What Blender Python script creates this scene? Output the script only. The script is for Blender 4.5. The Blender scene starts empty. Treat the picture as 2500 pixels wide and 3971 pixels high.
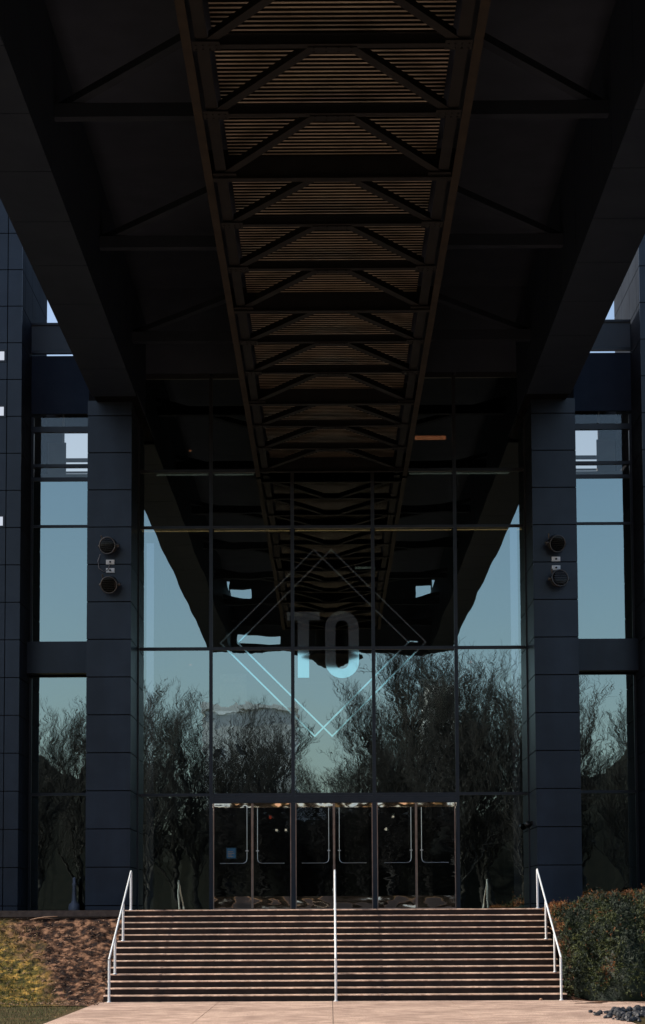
import bpy, math, random
from mathutils import Vector, Matrix, noise
random.seed(7)
R = math.radians
SC = bpy.context.scene
COL = SC.collection
XC = 0.1                      # the building's centre line

# ---------------------------------------------------------------- helpers
class MB:
    """collects shapes into one mesh"""
    def __init__(s): s.v = []; s.f = []; s.m = []; s.sm = []
    def add(s, vs, fs, mi=0, smooth=False):
        b = len(s.v); s.v += [tuple(p) for p in vs]
        for f in fs: s.f.append(tuple(b+i for i in f)); s.m.append(mi); s.sm.append(smooth)
    def box(s, x0, x1, y0, y1, z0, z1, mi=0):
        vs = [(x0,y0,z0),(x1,y0,z0),(x1,y1,z0),(x0,y1,z0),(x0,y0,z1),(x1,y0,z1),(x1,y1,z1),(x0,y1,z1)]
        s.add(vs, [(0,3,2,1),(4,5,6,7),(0,1,5,4),(1,2,6,5),(2,3,7,6),(3,0,4,7)], mi)
    def panel(s, x0, x1, y0, y1, z0, z1, mi=0, j=.004):
        """a clad panel whose front corners stand very slightly out of true"""
        q = [random.uniform(0, j) for _ in range(4)]
        vs = [(x0,y0+q[0],z0),(x1,y0+q[1],z0),(x1,y1,z0),(x0,y1,z0),(x0,y0+q[2],z1),(x1,y0+q[3],z1),(x1,y1,z1),(x0,y1,z1)]
        s.add(vs, [(0,3,2,1),(4,5,6,7),(0,1,5),(0,5,4),(1,2,6,5),(2,3,7,6),(3,0,4,7)], mi)
    def bar(s, a, b, w, h, mi=0, up=(0,0,1)):
        a = Vector(a); b = Vector(b); d = (b-a).normalized()
        sx = d.cross(Vector(up)).normalized()*w/2; sz = sx.normalized().cross(d).normalized()*h/2
        vs = [a-sx-sz, a+sx-sz, a+sx+sz, a-sx+sz, b-sx-sz, b+sx-sz, b+sx+sz, b-sx+sz]
        s.add(vs, [(0,1,2,3),(7,6,5,4),(0,4,5,1),(1,5,6,2),(2,6,7,3),(3,7,4,0)], mi)
    def tube(s, pts, rad, n=10, mi=0, caps=True):
        pts = [Vector(p) for p in pts]
        if not isinstance(rad, (list, tuple)): rad = [rad]*len(pts)
        vs = []; prev = None
        for i, p in enumerate(pts):
            d = (pts[min(i+1, len(pts)-1)]-pts[max(i-1, 0)]).normalized()
            if prev is None:
                u = d.orthogonal().normalized()
            else:
                u = (prev - d*prev.dot(d)).normalized()
            prev = u; w = d.cross(u)
            for k in range(n):
                a = 2*math.pi*k/n
                vs.append(p+(u*math.cos(a)+w*math.sin(a))*rad[i])
        fs = []
        for i in range(len(pts)-1):
            for k in range(n):
                fs.append((i*n+k, i*n+(k+1)%n, (i+1)*n+(k+1)%n, (i+1)*n+k))
        s.add(vs, fs, mi, True)
        if caps:
            s.add(vs[:n], [tuple(range(n-1,-1,-1))], mi); s.add(vs[-n:], [tuple(range(n))], mi)
    def lathe(s, c, ax, prof, n=24, mi=0):
        """profile of (distance along axis, radius)"""
        ax = Vector(ax).normalized(); u = ax.orthogonal().normalized(); w = ax.cross(u); c = Vector(c)
        vs = []
        for t, r in prof:
            for k in range(n):
                a = 2*math.pi*k/n; vs.append(c+ax*t+(u*math.cos(a)+w*math.sin(a))*max(r, 1e-4))
        fs = [(i*n+k, i*n+(k+1)%n, (i+1)*n+(k+1)%n, (i+1)*n+k) for i in range(len(prof)-1) for k in range(n)]
        s.add(vs, fs, mi, True)
    def prism(s, poly, d0, d1, axis='x', mi=0):
        """polygon extruded along an axis"""
        n = len(poly)
        def P(a, b, t): return {'x': (t,a,b), 'y': (a,t,b), 'z': (a,b,t)}[axis]
        vs = [P(a,b,d0) for a,b in poly]+[P(a,b,d1) for a,b in poly]
        fs = [tuple(range(n)), tuple(range(2*n-1, n-1, -1))]+[((i+1)%n, i, n+i, n+(i+1)%n) for i in range(n)]
        s.add(vs, fs, mi)
    def build(s, name, mats, parent=None, off=(0,0,0)):
        me = bpy.data.meshes.new(name)
        me.from_pydata([(x+off[0], y+off[1], z+off[2]) for x,y,z in s.v], [], s.f)
        if not isinstance(mats, (list, tuple)): mats = [mats]
        for m in mats: me.materials.append(m)
        me.polygons.foreach_set('material_index', s.m)
        me.polygons.foreach_set('use_smooth', s.sm)
        me.update()
        o = bpy.data.objects.new(name, me); COL.objects.link(o)
        if parent is not None: o.parent = parent
        return o

def tag(o, label=None, cat=None, group=None, kind=None):
    if label: o['label'] = label
    if cat: o['category'] = cat
    if group: o['group'] = group
    if kind: o['kind'] = kind
    return o
def empty(name, loc, label, cat, group=None, rz=0):
    o = bpy.data.objects.new(name, None); COL.objects.link(o)
    o.location = loc; o.rotation_euler = (0,0,rz); o.empty_display_size = .3
    return tag(o, label, cat, group)
def children(o, allo=None): return [c for c in (allo or list(bpy.data.objects)) if c.parent == o]
def copy_tree(o, parent=None, allo=None):
    allo = allo or list(bpy.data.objects)
    c = o.copy(); COL.objects.link(c)
    if parent is not None: c.parent = parent
    for ch in children(o, allo): copy_tree(ch, c, allo)
    return c

# ---------------------------------------------------------------- materials
def nm(name):
    m = bpy.data.materials.new(name); m.use_nodes = True
    nt = m.node_tree; nt.nodes.clear()
    out = nt.nodes.new('ShaderNodeOutputMaterial')
    return m, nt, out
def mat(name, c1, c2=None, rough=.6, metal=0, scale=3, detail=6, bump=0, bscale=None, spec=.5, lo=.35, hi=.65, coat=0, stain=None):
    m, nt, out = nm(name); N = nt.nodes; L = nt.links
    b = N.new('ShaderNodeBsdfPrincipled'); L.new(b.outputs[0], out.inputs[0])
    b.inputs['Roughness'].default_value = rough; b.inputs['Metallic'].default_value = metal
    b.inputs['Specular IOR Level'].default_value = spec; b.inputs['Coat Weight'].default_value = coat
    tc = N.new('ShaderNodeTexCoord')
    if c2:
        n = N.new('ShaderNodeTexNoise'); n.inputs['Scale'].default_value = scale; n.inputs['Detail'].default_value = detail
        L.new(tc.outputs['Object'], n.inputs['Vector'])
        mr = N.new('ShaderNodeMapRange'); mr.inputs[1].default_value = lo; mr.inputs[2].default_value = hi
        L.new(n.outputs[0], mr.inputs[0])
        mx = N.new('ShaderNodeMix'); mx.data_type = 'RGBA'
        mx.inputs[6].default_value = (*c1, 1); mx.inputs[7].default_value = (*c2, 1)
        L.new(mr.outputs[0], mx.inputs[0]); L.new(mx.outputs[2], b.inputs['Base Color'])
    else: b.inputs['Base Color'].default_value = (*c1, 1)
    if stain:
        (sv, amt) = stain
        vm = N.new('ShaderNodeVectorMath'); vm.operation = 'MULTIPLY'; vm.inputs[1].default_value = sv; L.new(tc.outputs['Object'], vm.inputs[0])
        n4 = N.new('ShaderNodeTexNoise'); n4.inputs['Scale'].default_value = 1; n4.inputs['Detail'].default_value = 5; L.new(vm.outputs[0], n4.inputs['Vector'])
        m4 = N.new('ShaderNodeMapRange'); m4.inputs[1].default_value = .40; m4.inputs[2].default_value = .60; m4.inputs[3].default_value = 1-amt; m4.inputs[4].default_value = 1
        L.new(n4.outputs[0], m4.inputs[0])
        x4 = N.new('ShaderNodeVectorMath'); x4.operation = 'SCALE'; L.new(mx.outputs[2], x4.inputs[0]); L.new(m4.outputs[0], x4.inputs['Scale'])
        L.new(x4.outputs[0], b.inputs['Base Color'])
    if bump:
        n2 = N.new('ShaderNodeTexNoise'); n2.inputs['Scale'].default_value = bscale or scale*4; n2.inputs['Detail'].default_value = 4
        L.new(tc.outputs['Object'], n2.inputs['Vector'])
        bp = N.new('ShaderNodeBump'); bp.inputs['Strength'].default_value = bump; bp.inputs['Distance'].default_value = .02
        L.new(n2.outputs[0], bp.inputs['Height']); L.new(bp.outputs[0], b.inputs['Normal'])
    return m
def emis(name, c, s):
    m, nt, out = nm(name); e = nt.nodes.new('ShaderNodeEmission')
    e.inputs[0].default_value = (*c, 1); e.inputs[1].default_value = s
    nt.links.new(e.outputs[0], out.inputs[0]); return m
def glass(name, refl, trans, fac, wob=.003, scale=(.9,.9,1.4), rough=0.0, diff=None, dfac=0, fine=.0):
    """coated architectural glass: a tinted mirror that also lets some light through, each pane slightly warped"""
    m, nt, out = nm(name); N = nt.nodes; L = nt.links
    g = N.new('ShaderNodeBsdfGlossy'); g.inputs['Color'].default_value = (*refl,1); g.inputs['Roughness'].default_value = rough
    t = N.new('ShaderNodeBsdfTransparent'); t.inputs['Color'].default_value = (*trans,1)
    mx = N.new('ShaderNodeMixShader'); mx.inputs[0].default_value = fac
    L.new(t.outputs[0], mx.inputs[1]); L.new(g.outputs[0], mx.inputs[2])
    tc = N.new('ShaderNodeTexCoord'); oi = N.new('ShaderNodeObjectInfo'); geo = N.new('ShaderNodeNewGeometry')
    mu = N.new('ShaderNodeMath'); mu.operation = 'MULTIPLY'; mu.inputs[1].default_value = 37; L.new(oi.outputs['Random'], mu.inputs[0])
    ad = N.new('ShaderNodeVectorMath'); ad.operation = 'ADD'
    L.new(tc.outputs['Object'], ad.inputs[0]); L.new(mu.outputs[0], ad.inputs[1])
    mp = N.new('ShaderNodeVectorMath'); mp.operation = 'MULTIPLY'; mp.inputs[1].default_value = scale; L.new(ad.outputs[0], mp.inputs[0])
    n = N.new('ShaderNodeTexNoise'); n.inputs['Scale'].default_value = 1; n.inputs['Detail'].default_value = 1.6
    n.inputs['Roughness'].default_value = .45; L.new(mp.outputs[0], n.inputs['Vector'])
    sb = N.new('ShaderNodeVectorMath'); sb.operation = 'SUBTRACT'; sb.inputs[1].default_value = (.5,.5,.5); L.new(n.outputs['Color'], sb.inputs[0])
    sc = N.new('ShaderNodeVectorMath'); sc.operation = 'SCALE'; sc.inputs['Scale'].default_value = wob; L.new(sb.outputs[0], sc.inputs[0])
    a2 = N.new('ShaderNodeVectorMath'); a2.operation = 'ADD'; L.new(geo.outputs['Normal'], a2.inputs[0]); L.new(sc.outputs[0], a2.inputs[1])
    last = a2
    if fine:
        n3 = N.new('ShaderNodeTexNoise'); n3.inputs['Scale'].default_value = 5; n3.inputs['Detail'].default_value = 2
        L.new(mp.outputs[0], n3.inputs['Vector'])
        s3 = N.new('ShaderNodeVectorMath'); s3.operation = 'SUBTRACT'; s3.inputs[1].default_value = (.5,.5,.5); L.new(n3.outputs['Color'], s3.inputs[0])
        c3 = N.new('ShaderNodeVectorMath'); c3.operation = 'SCALE'; c3.inputs['Scale'].default_value = fine; L.new(s3.outputs[0], c3.inputs[0])
        a3 = N.new('ShaderNodeVectorMath'); a3.operation = 'ADD'; L.new(a2.outputs[0], a3.inputs[0]); L.new(c3.outputs[0], a3.inputs[1]); last = a3
    no = N.new('ShaderNodeVectorMath'); no.operation = 'NORMALIZE'; L.new(last.outputs[0], no.inputs[0])
    L.new(no.outputs[0], g.inputs['Normal'])
    res = mx
    if diff:
        d = N.new('ShaderNodeBsdfDiffuse'); d.inputs[0].default_value = (*diff,1)
        m2 = N.new('ShaderNodeMixShader'); m2.inputs[0].default_value = dfac
        L.new(mx.outputs[0], m2.inputs[1]); L.new(d.outputs[0], m2.inputs[2]); res = m2
    L.new(res.outputs[0], out.inputs[0])
    return m

M = {}
M['panel']   = mat('navy_metal_panel', (.011,.018,.032), (.020,.029,.046), stain=((.9,.9,.12),.35), rough=.34, scale=1.3, metal=0, spec=.5, bump=.02, bscale=1.2)
M['parapet'] = mat('grey_parapet_panel', (.060,.075,.088), (.075,.09,.105), rough=.5, scale=1)
M['side']    = mat('matt_side_panel', (.012,.016,.024), (.018,.024,.034), rough=.85, scale=1, spec=.12)
M['joint']   = mat('black_joint', (.006,.006,.007), rough=.8, spec=.08)
M['girder']  = mat('shaded_girder_panel', (.024,.034,.056), (.030,.042,.066), rough=.5, scale=1.5, spec=.08)
M['steel']   = mat('dark_brown_steel', (.012,.0125,.014), (.017,.017,.018), rough=.6, scale=2.5, bump=.05, spec=.08)
M['steel2']  = mat('dark_steel', (.013,.014,.016), (.018,.019,.022), rough=.6, scale=2, spec=.08)
M['flange']  = mat('brown_painted_flange', (.022,.019,.016), (.036,.029,.023), rough=.6, scale=3, bump=.05, spec=.08)
M['arm']     = mat('charcoal_outrigger', (.024,.032,.047), (.030,.039,.056), rough=.8, scale=1, spec=.08)
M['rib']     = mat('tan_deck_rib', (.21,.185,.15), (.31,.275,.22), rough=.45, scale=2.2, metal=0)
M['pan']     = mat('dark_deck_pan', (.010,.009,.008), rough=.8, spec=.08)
M['soffit']  = mat('charcoal_soffit', (.046,.060,.088), (.058,.074,.106), rough=.8, scale=1, spec=.08)
M['mull']    = mat('black_mullion', (.020,.023,.030), (.028,.032,.040), rough=.35, scale=2)
M['inner']   = mat('dark_interior', (.030,.030,.032), (.05,.05,.052), rough=.7, scale=.6)
M['inner2']  = mat('grey_interior', (.32,.34,.34), (.42,.44,.44), rough=.7, scale=.8)
M['glassU']  = glass('upper_reflective_glass', (.68,.83,.80), (.30,.32,.33), .50, wob=.0042)
M['glassL']  = glass('lower_reflective_glass', (.68,.83,.80), (.30,.32,.33), .50, wob=.0075, scale=(.8,.8,1.3), fine=.003)
M['glassC']  = glass('clear_glass', (.8,.9,.95), (1.0,.94,.87), .06, wob=.002)
M['glassD']  = glass('door_glass', (.62,.72,.75), (.34,.36,.36), .34, wob=.012, scale=(.8,.8,3.0), fine=.006)
M['film']    = glass('frosted_film', (.62,1.0,1.0), (.3,.3,.3), .97, wob=.004, rough=.03, diff=(.72,.72,.74), dfac=.09)
M['strip']   = glass('reflection_strip', (.78,.95,.95), (.35,.36,.36), .62, wob=.008, diff=(.14,.15,.15), dfac=.15)  # extra-reflective finish standing in for a pale reflection on the glass
M['brass']   = glass('polished_bronze', (1.0,.78,.56), (0,0,0), 1.0, wob=.45, scale=(2.2,2.2,5), rough=.08)
M['kick']    = glass('polished_kick_plate', (.72,.60,.48), (0,0,0), 1.0, wob=.42, scale=(1.6,1.6,4), rough=.07)
M['bronze']  = mat('bronze_frame', (.42,.27,.20), (.58,.39,.29), rough=.35, metal=.6, scale=5)
M['chrome']  = mat('brushed_steel', (.75,.75,.72), rough=.28, metal=.85)
M['white']   = mat('white_rail_paint', (.80,.84,.84), (.88,.91,.90), rough=.35, scale=14, spec=.6)
M['steptop'] = mat('pale_step_concrete', (.46,.29,.205), (.78,.54,.40), stain=((2.5,.3,.3),.35), rough=.85, scale=9, detail=8, bump=.5, bscale=60)  # treads and nosings paler than the risers
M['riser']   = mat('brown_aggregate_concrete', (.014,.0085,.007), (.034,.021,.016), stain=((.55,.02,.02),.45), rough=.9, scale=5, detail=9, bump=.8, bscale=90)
M['coping']  = mat('terrace_concrete', (.07,.05,.04), (.12,.09,.07), rough=.85, scale=6, bump=.4, bscale=50)
M['black']   = mat('black_lamp_housing', (.012,.012,.012), rough=.35)
M['lens']    = mat('lamp_lens', (.006,.006,.007), rough=.12, spec=.15)
M['ring']    = mat('lamp_ring', (.10,.09,.085), rough=.35, metal=.4)
M['boxw']    = mat('white_junction_box', (.78,.78,.78), rough=.5)
M['cable']   = mat('grey_cable', (.16,.15,.16), rough=.5)
M['bark']    = mat('tree_bark', (.018,.016,.015), (.040,.034,.029), rough=.9, scale=6)
M['urn']     = mat('grey_plastic', (.22,.23,.27), rough=.5)
M['pale']    = mat('pale_render', (.78,.78,.76), (.84,.84,.82), rough=.8, scale=.5)
M['poster']  = mat('blue_notice', (.05,.16,.24), rough=.6)
M['posterF'] = mat('pale_notice_edge', (.45,.65,.75), rough=.6)
M['posterT'] = mat('orange_notice_text', (.55,.30,.15), rough=.6)
M['stone']   = mat('dark_river_stone', (.012,.013,.015), (.045,.046,.052), rough=.55, scale=5)
M['leafA']   = mat('dark_juniper', (.006,.014,.005), (.017,.032,.010), rough=.7, scale=7)
M['leafB']   = mat('olive_juniper', (.032,.050,.008), (.075,.085,.012), rough=.7, scale=7)
M['leafC']   = mat('rusty_tips', (.17,.055,.012), (.30,.11,.02), rough=.7, scale=7)
M['twig']    = mat('twig', (.07,.045,.03), rough=.9)
M['farwood'] = mat('far_wood', (.007,.009,.006), (.018,.017,.011), rough=.9, scale=2)
M['bladeA']  = mat('straw_grass', (.26,.15,.04), (.44,.28,.08), rough=.8, scale=6)
M['bladeB']  = mat('green_grass', (.045,.06,.01), (.11,.12,.02), rough=.8, scale=6)
M['chipA']   = mat('bark_chip_dark', (.10,.055,.03), rough=.9)
M['chipB']   = mat('bark_chip_pale', (.34,.20,.12), rough=.9)
M['warm']    = emis('warm_strip_light', (1.0,.62,.25), 2.0)
M['cool']    = emis('dim_cove_light', (.75,.80,.62), .8)
M['orange']  = emis('orange_glow', (1.0,.30,.12), 2.6)
M['lampW']   = emis('white_lamp', (1.0,.86,.66), 3.5)
M['lampP']   = emis('pink_lamp', (1.0,.45,.35), 2.6)
M['fixture'] = emis('white_light_fixture', (.85,.95,1.0), 2.2)
M['linear']  = emis('added_bar_glow', (1,.86,.68), 26)  # glow of the added, unseen hall bars
M['lampR']   = emis('red_lamp', (1.0,.12,.05), 1.2)
M['brightwin']  = emis('bright_window', (.74,.80,.92), .62)  # pale window colour that emits its own glow

def ground_mat(name, kind):
    m, nt, out = nm(name); N = nt.nodes; L = nt.links
    b = N.new('ShaderNodeBsdfPrincipled'); L.new(b.outputs[0], out.inputs[0]); b.inputs['Roughness'].default_value = .9
    b.inputs['Specular IOR Level'].default_value = .2
    tc = N.new('ShaderNodeTexCoord')
    def ns(s, d, o=0):
        n = N.new('ShaderNodeTexNoise'); n.inputs['Scale'].default_value = s; n.inputs['Detail'].default_value = d
        L.new(tc.outputs['Object'], n.inputs['Vector']); return n.outputs[o]
    def ramp(src, stops):
        r = N.new('ShaderNodeValToRGB'); L.new(src, r.inputs[0]); e = r.color_ramp.elements
        while len(e) < len(stops): e.new(.5)
        for i, (p, c) in enumerate(stops): e[i].position = p; e[i].color = (*c, 1)
        return r.outputs[0]
    def mix(f, a, bb, t='MIX'):
        x = N.new('ShaderNodeMix'); x.data_type = 'RGBA'; x.blend_type = t
        if isinstance(f, (int, float)): x.inputs[0].default_value = f
        else: L.new(f, x.inputs[0])
        L.new(a, x.inputs[6]); L.new(bb, x.inputs[7]); return x.outputs[2]
    if kind == 'plaza':
        a = ramp(ns(2.2, 8), [(.36,(.43,.30,.235)), (.5,(.54,.385,.30)), (.64,(.64,.465,.365))])
        sp = ramp(ns(34, 4), [(.38,(.55,.52,.50)), (.5,(1,1,1)), (.62,(1.2,1.18,1.16))])
        c = mix(1.0, a, sp, 'MULTIPLY'); st = ramp(ns(.5, 6), [(.40,(.72,.70,.70)), (.58,(1,1,1))])
        c = mix(.8, c, st, 'MULTIPLY'); hs = ns(90, 3); bs = .35
    elif kind == 'slope':
        a = ramp(ns(5, 10), [(.40,(.010,.004,.003)), (.5,(.055,.024,.012)), (.64,(.27,.14,.078))])
        g = ramp(ns(6, 9), [(.36,(.022,.022,.004)), (.5,(.11,.085,.014)), (.64,(.40,.235,.05))])
        sx = N.new('ShaderNodeSeparateXYZ'); L.new(tc.outputs['Object'], sx.inputs[0])
        # the lawn has crept up the outer, lower part of the bank
        q = N.new('ShaderNodeMath'); q.operation = 'MULTIPLY_ADD'; L.new(sx.outputs[0], q.inputs[0]); q.inputs[1].default_value = -.9; q.inputs[2].default_value = -6.2
        w = N.new('ShaderNodeMath'); w.operation = 'MULTIPLY_ADD'; L.new(sx.outputs[2], w.inputs[0]); w.inputs[1].default_value = -.85; L.new(q.outputs[0], w.inputs[2])
        nn = N.new('ShaderNodeMath'); nn.operation = 'MULTIPLY_ADD'; L.new(ns(.9, 6), nn.inputs[0]); nn.inputs[1].default_value = 2.6; L.new(w.outputs[0], nn.inputs[2])
        mr = N.new('ShaderNodeMapRange'); mr.inputs[1].default_value = .7; mr.inputs[2].default_value = 1.75; L.new(nn.outputs[0], mr.inputs[0])
        c = mix(mr.outputs[0], a, g); hs = ns(14, 8); bs = .9
    else:
        a = ramp(ns(1.3, 10), [(.35,(.02,.026,.005)), (.5,(.05,.042,.012)), (.65,(.10,.06,.02))])
        c = mix(.5, a, ramp(ns(9, 8), [(.35,(.012,.012,.005)), (.65,(.11,.07,.028))])); hs = ns(20, 6); bs = .8
    L.new(c, b.inputs['Base Color'])
    bp = N.new('ShaderNodeBump'); bp.inputs['Strength'].default_value = bs; bp.inputs['Distance'].default_value = .03
    L.new(hs, bp.inputs['Height']); L.new(bp.outputs[0], b.inputs['Normal'])
    return m
M['plaza'] = ground_mat('pink_aggregate_paving', 'plaza')
M['slope'] = ground_mat('mulched_bank', 'slope')
M['lawn'] = ground_mat('winter_lawn', 'lawn')

# ---------------------------------------------------------------- setting
g = MB(); g.add([(-900,-900,-.02),(900,-900,-.02),(900,900,-.02),(-900,900,-.02)], [(0,1,2,3)])
tag(g.build('ground', M['lawn']), kind='structure')
# plaza in slabs with open joints
p = MB()
xs = [-5.75+XC, -2.72, .04, 2.9, 5.75+XC]
ys = [-60, -52, -44, -36, -28, -20.9, -11.15]
for i in range(4):
    for j in range(6):
        p.box(xs[i]+.006, xs[i+1]-.006, ys[j]+.006, ys[j+1]-.006, -.15, .0)
p.prism([(5.862,-11.15),(5.862,-16.4),(6.4,-15.55),(7.4,-14.7),(9.5,-14.1),(13,-14.0),(13,-12.0),(9.0,-12.1),(7.4,-12.3),(6.2,-12.0),(5.95,-11.15)][::-1], -.15, -.001, 'z')
tag(p.build('plaza', M['plaza']), kind='structure')
pb = MB(); pb.box(-5.6, 5.8, -60, -11.2, -.2, -.012)
tag(pb.build('plaza_bedding', M['joint']), kind='structure')
# terrace the building stands on; its edge runs level with the top step
t = MB()
t.box(-60, XC-5.66, -6.42, 0.9, 1.2, 2.06); t.box(XC+5.66, 60, -6.42, .9, 1.2, 2.06)
t.box(-60, 60, -6.38+.35, 32, .5, 2.235)
t.box(-60, XC-5.66, -6.48, -6.03, 2.07, 2.24); t.box(XC+5.66, 60, -6.48, -6.03, 2.07, 2.24)
tag(t.build('terrace', M['coping']), kind='structure')

# mulched bank to the left of the stairs
def bank(x0, x1, nx, sgn, name):
    b = MB(); ny = 90; vs = []
    for j in range(ny+1):
        for i in range(nx+1):
            x = x0+(x1-x0)*i/nx; tt = j/ny; y = -6.40-6.6*tt
            s = max(0, min(1, (y+6.4)/-4.9)); z = 2.05*(1-s)**1.15
            n1 = noise.fractal(Vector((x*.6, y*.6, 3)), 1, 2, 5)*.14+noise.fractal(Vector((x*2.3, y*2.3, 8)), .8, 2.1, 6)*.06+noise.noise(Vector((x*11, y*11, 4)))*.022
            z += n1*min(1, (1-abs(2*min(s, .98)-1))*3+.12) - .015
            if s >= 1: z = max(z*.3, -.018)+.01*noise.noise(Vector((x*2,y*2,0)))
            vs.append((x, y, z))
    fs = [(j*(nx+1)+i, (j+1)*(nx+1)+i, (j+1)*(nx+1)+i+1, j*(nx+1)+i+1) for j in range(ny) for i in range(nx)]
    b.add(vs, fs, 0, True)
    return tag(b.build(name, M['slope']), kind='structure'), vs
_, bankv = bank(-13, XC-5.62, 220, 1, 'slope')
_, bankr = bank(XC+5.62, 20, 60, 1, 'slope_beside_hedge')

# litter and grass on the bank
ch = MB()
for k in range(5200):
    x, y, z = random.choice(bankv)
    if x < -11.5: continue
    x += random.uniform(-.05,.05); y += random.uniform(-.04,.04)
    a = random.uniform(0, 6.3); l = random.uniform(.015,.055); w = l*.4; ti = random.uniform(-.03,.03)
    c, s = math.cos(a), math.sin(a)
    ch.add([(x-c*l, y-s*l, z+.012), (x+s*w, y-c*w, z+.02), (x+c*l, y+s*l, z+.02+abs(ti)), (x-s*w, y+c*w, z+.03)], [(0,1,2,3)], 0 if random.random() < .62 else 1)
tag(ch.build('bark_mulch', [M['chipA'], M['chipB']]), 'loose brown bark mulch scattered over the bank left of the stairs', 'mulch', kind='stuff')
gr = MB()
cnt = 0
while cnt < 13000:
    x = random.uniform(-11.6, -5.4); y = random.uniform(-22, -6.9)
    if y > -13:
        s = max(0, min(1, (y+6.4)/-4.9)); z = 2.05*(1-s)**1.15
        dens = -.9*x-6.2-.85*z+2.6*(.5+.5*noise.fractal(Vector((x*.9,y*.9,z*.9)),1,2,4))-.85
        if random.random() > dens*.9: 
            if random.random() > .004: continue
        hgt = random.uniform(.04,.11)
    else:
        if x > -5.78: continue
        z = 0; hgt = random.uniform(.02,.05)
        if random.random() > .5: continue
    cnt += 1
    a = random.uniform(0,6.3); w = .006; dx, dy = math.cos(a)*w, math.sin(a)*w; lx, ly = random.uniform(-.04,.04), random.uniform(-.04,.04)
    mi = 0 if noise.noise(Vector((x*1.1+5, y*1.1, 1)))+(z-.75)*.9+random.uniform(-.4,.4) > 0 else 1
    gr.add([(x-dx,y-dy,z-.03),(x+dx,y+dy,z-.03),(x+lx,y+ly,z+hgt)], [(0,1,2)], mi)
tag(gr.build('grass', [M['bladeA'], M['bladeB']]), 'patchy straw and green grass on the lower left bank', 'grass', kind='stuff')
# fallen branch
fb = MB(); fb.tube([(-8.05,-6.75,1.99),(-7.85,-6.78,2.03),(-7.6,-6.8,2.07),(-7.3,-6.82,2.08)], [.012,.02,.016,.007], 6)
fb.tube([(-7.8,-6.78,2.03),(-7.6,-6.72,2.04),(-7.45,-6.75,2.02)], [.012,.01,.004], 5)
tag(fb.build('fallen_branch', M['chipB']), 'pale curved dead branch lying at the top of the bank', 'branch')
# pebble at the foot of the stairs
pe = MB(); pe.lathe((5.1,-11.3,-.005), (0,0,1), [(0,.02),(.01,.045),(.035,.045),(.055,.02),(.06,0)], 9)
tag(pe.build('pebble', M['chipB']), 'small pale pebble on the paving at the foot of the stairs', 'pebble')

# ---------------------------------------------------------------- stairs
st = empty('stairs', (XC,-11.2,0), 'wide brown concrete stairs of fourteen steps with pale nosings', 'stairs')
RIS, RUN = .16, .369
for k in range(14):
    y0 = k*RUN; z1 = RIS*(k+1); y1 = y0+RUN+.06 if k < 13 else y0+.9
    j1 = random.uniform(-.004,.004)
    s_ = MB()
    for (a, b_) in ((-5.65,-3.05),(-3.045,.045),(.05,2.6),(2.605,5.65)):
        s_.box(a, b_, y0+.010, y1, z1-RIS-(.05 if k else .1), z1-.0475+.012)
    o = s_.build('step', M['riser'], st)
    n_ = MB()
    for (a, b_) in ((-5.65,-3.05),(-3.045,.045),(.05,2.6),(2.605,5.65)):
        m_ = 26; 
        vs = []; pr = [(.006,-.030),(.002,-.027),(.010,-.014),(.020,-.005),(.034,0),(y1-y0-.001,0),(y1-y0-.001,-.034),(.03,-.034)]
        for q in range(m_+1):
            x = a+(b_-a)*q/m_
            for (py, pz) in pr:
                jj = noise.noise(Vector((x*4.5, k*7.3, py*20)))*.006 if py < .03 else 0
                vs.append((x, y0+py+jj, z1+pz+(noise.noise(Vector((x*3, k*3.1, 5)))*.005 if py < .05 and pz > -.03 else 0)))
        n8 = len(pr)
        fs = [(q*n8+i, (q+1)*n8+i, (q+1)*n8+(i+1)%n8, q*n8+(i+1)%n8) for q in range(m_) for i in range(n8)]
        fs += [tuple(range(n8-1,-1,-1)), tuple(m_*n8+i for i in range(n8))]
        n_.add(vs, [tuple(reversed(f)) for f in fs])
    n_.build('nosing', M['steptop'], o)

# ---------------------------------------------------------------- handrails
def handrail(x, label, dx=0):
    h = empty('handrail', (x,-11.3,0), label, 'handrail', 'white metal handrails on the stairs')
    spots = [(.02, 0), (1.27, .64), (3.12, 1.44), (5.06, 2.24)]
    f = lambda y: 1.05+max(0, min(1, (y-.02)/5.04))*2.24
    for (y, z) in spots:
        q = MB(); q.tube([(0,y,z-.02),(0,y,f(y)-.02)], .03, 12); q.lathe((0,y,z), (0,0,1), [(0,.055),(.012,.055),(.014,.03)], 14)
        q.build('post', M['white'], h)
    q = MB(); q.tube([(0,-.02,f(0)-.02),(0,.02,f(0)),(0,2.5,f(2.5)),(0,5.06,f(5.06)),(0,5.12,f(5.06)-.02)], .024, 12)
    q.build('rail', M['white'], h)
    return h
handrail(XC-5.5, 'white handrail on the left edge of the stairs beside the mulched bank')
handrail(.12, 'white handrail running up the middle of the stairs, seen end on')
handrail(XC+5.5, 'white handrail on the right edge of the stairs beside the hedge')

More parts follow.
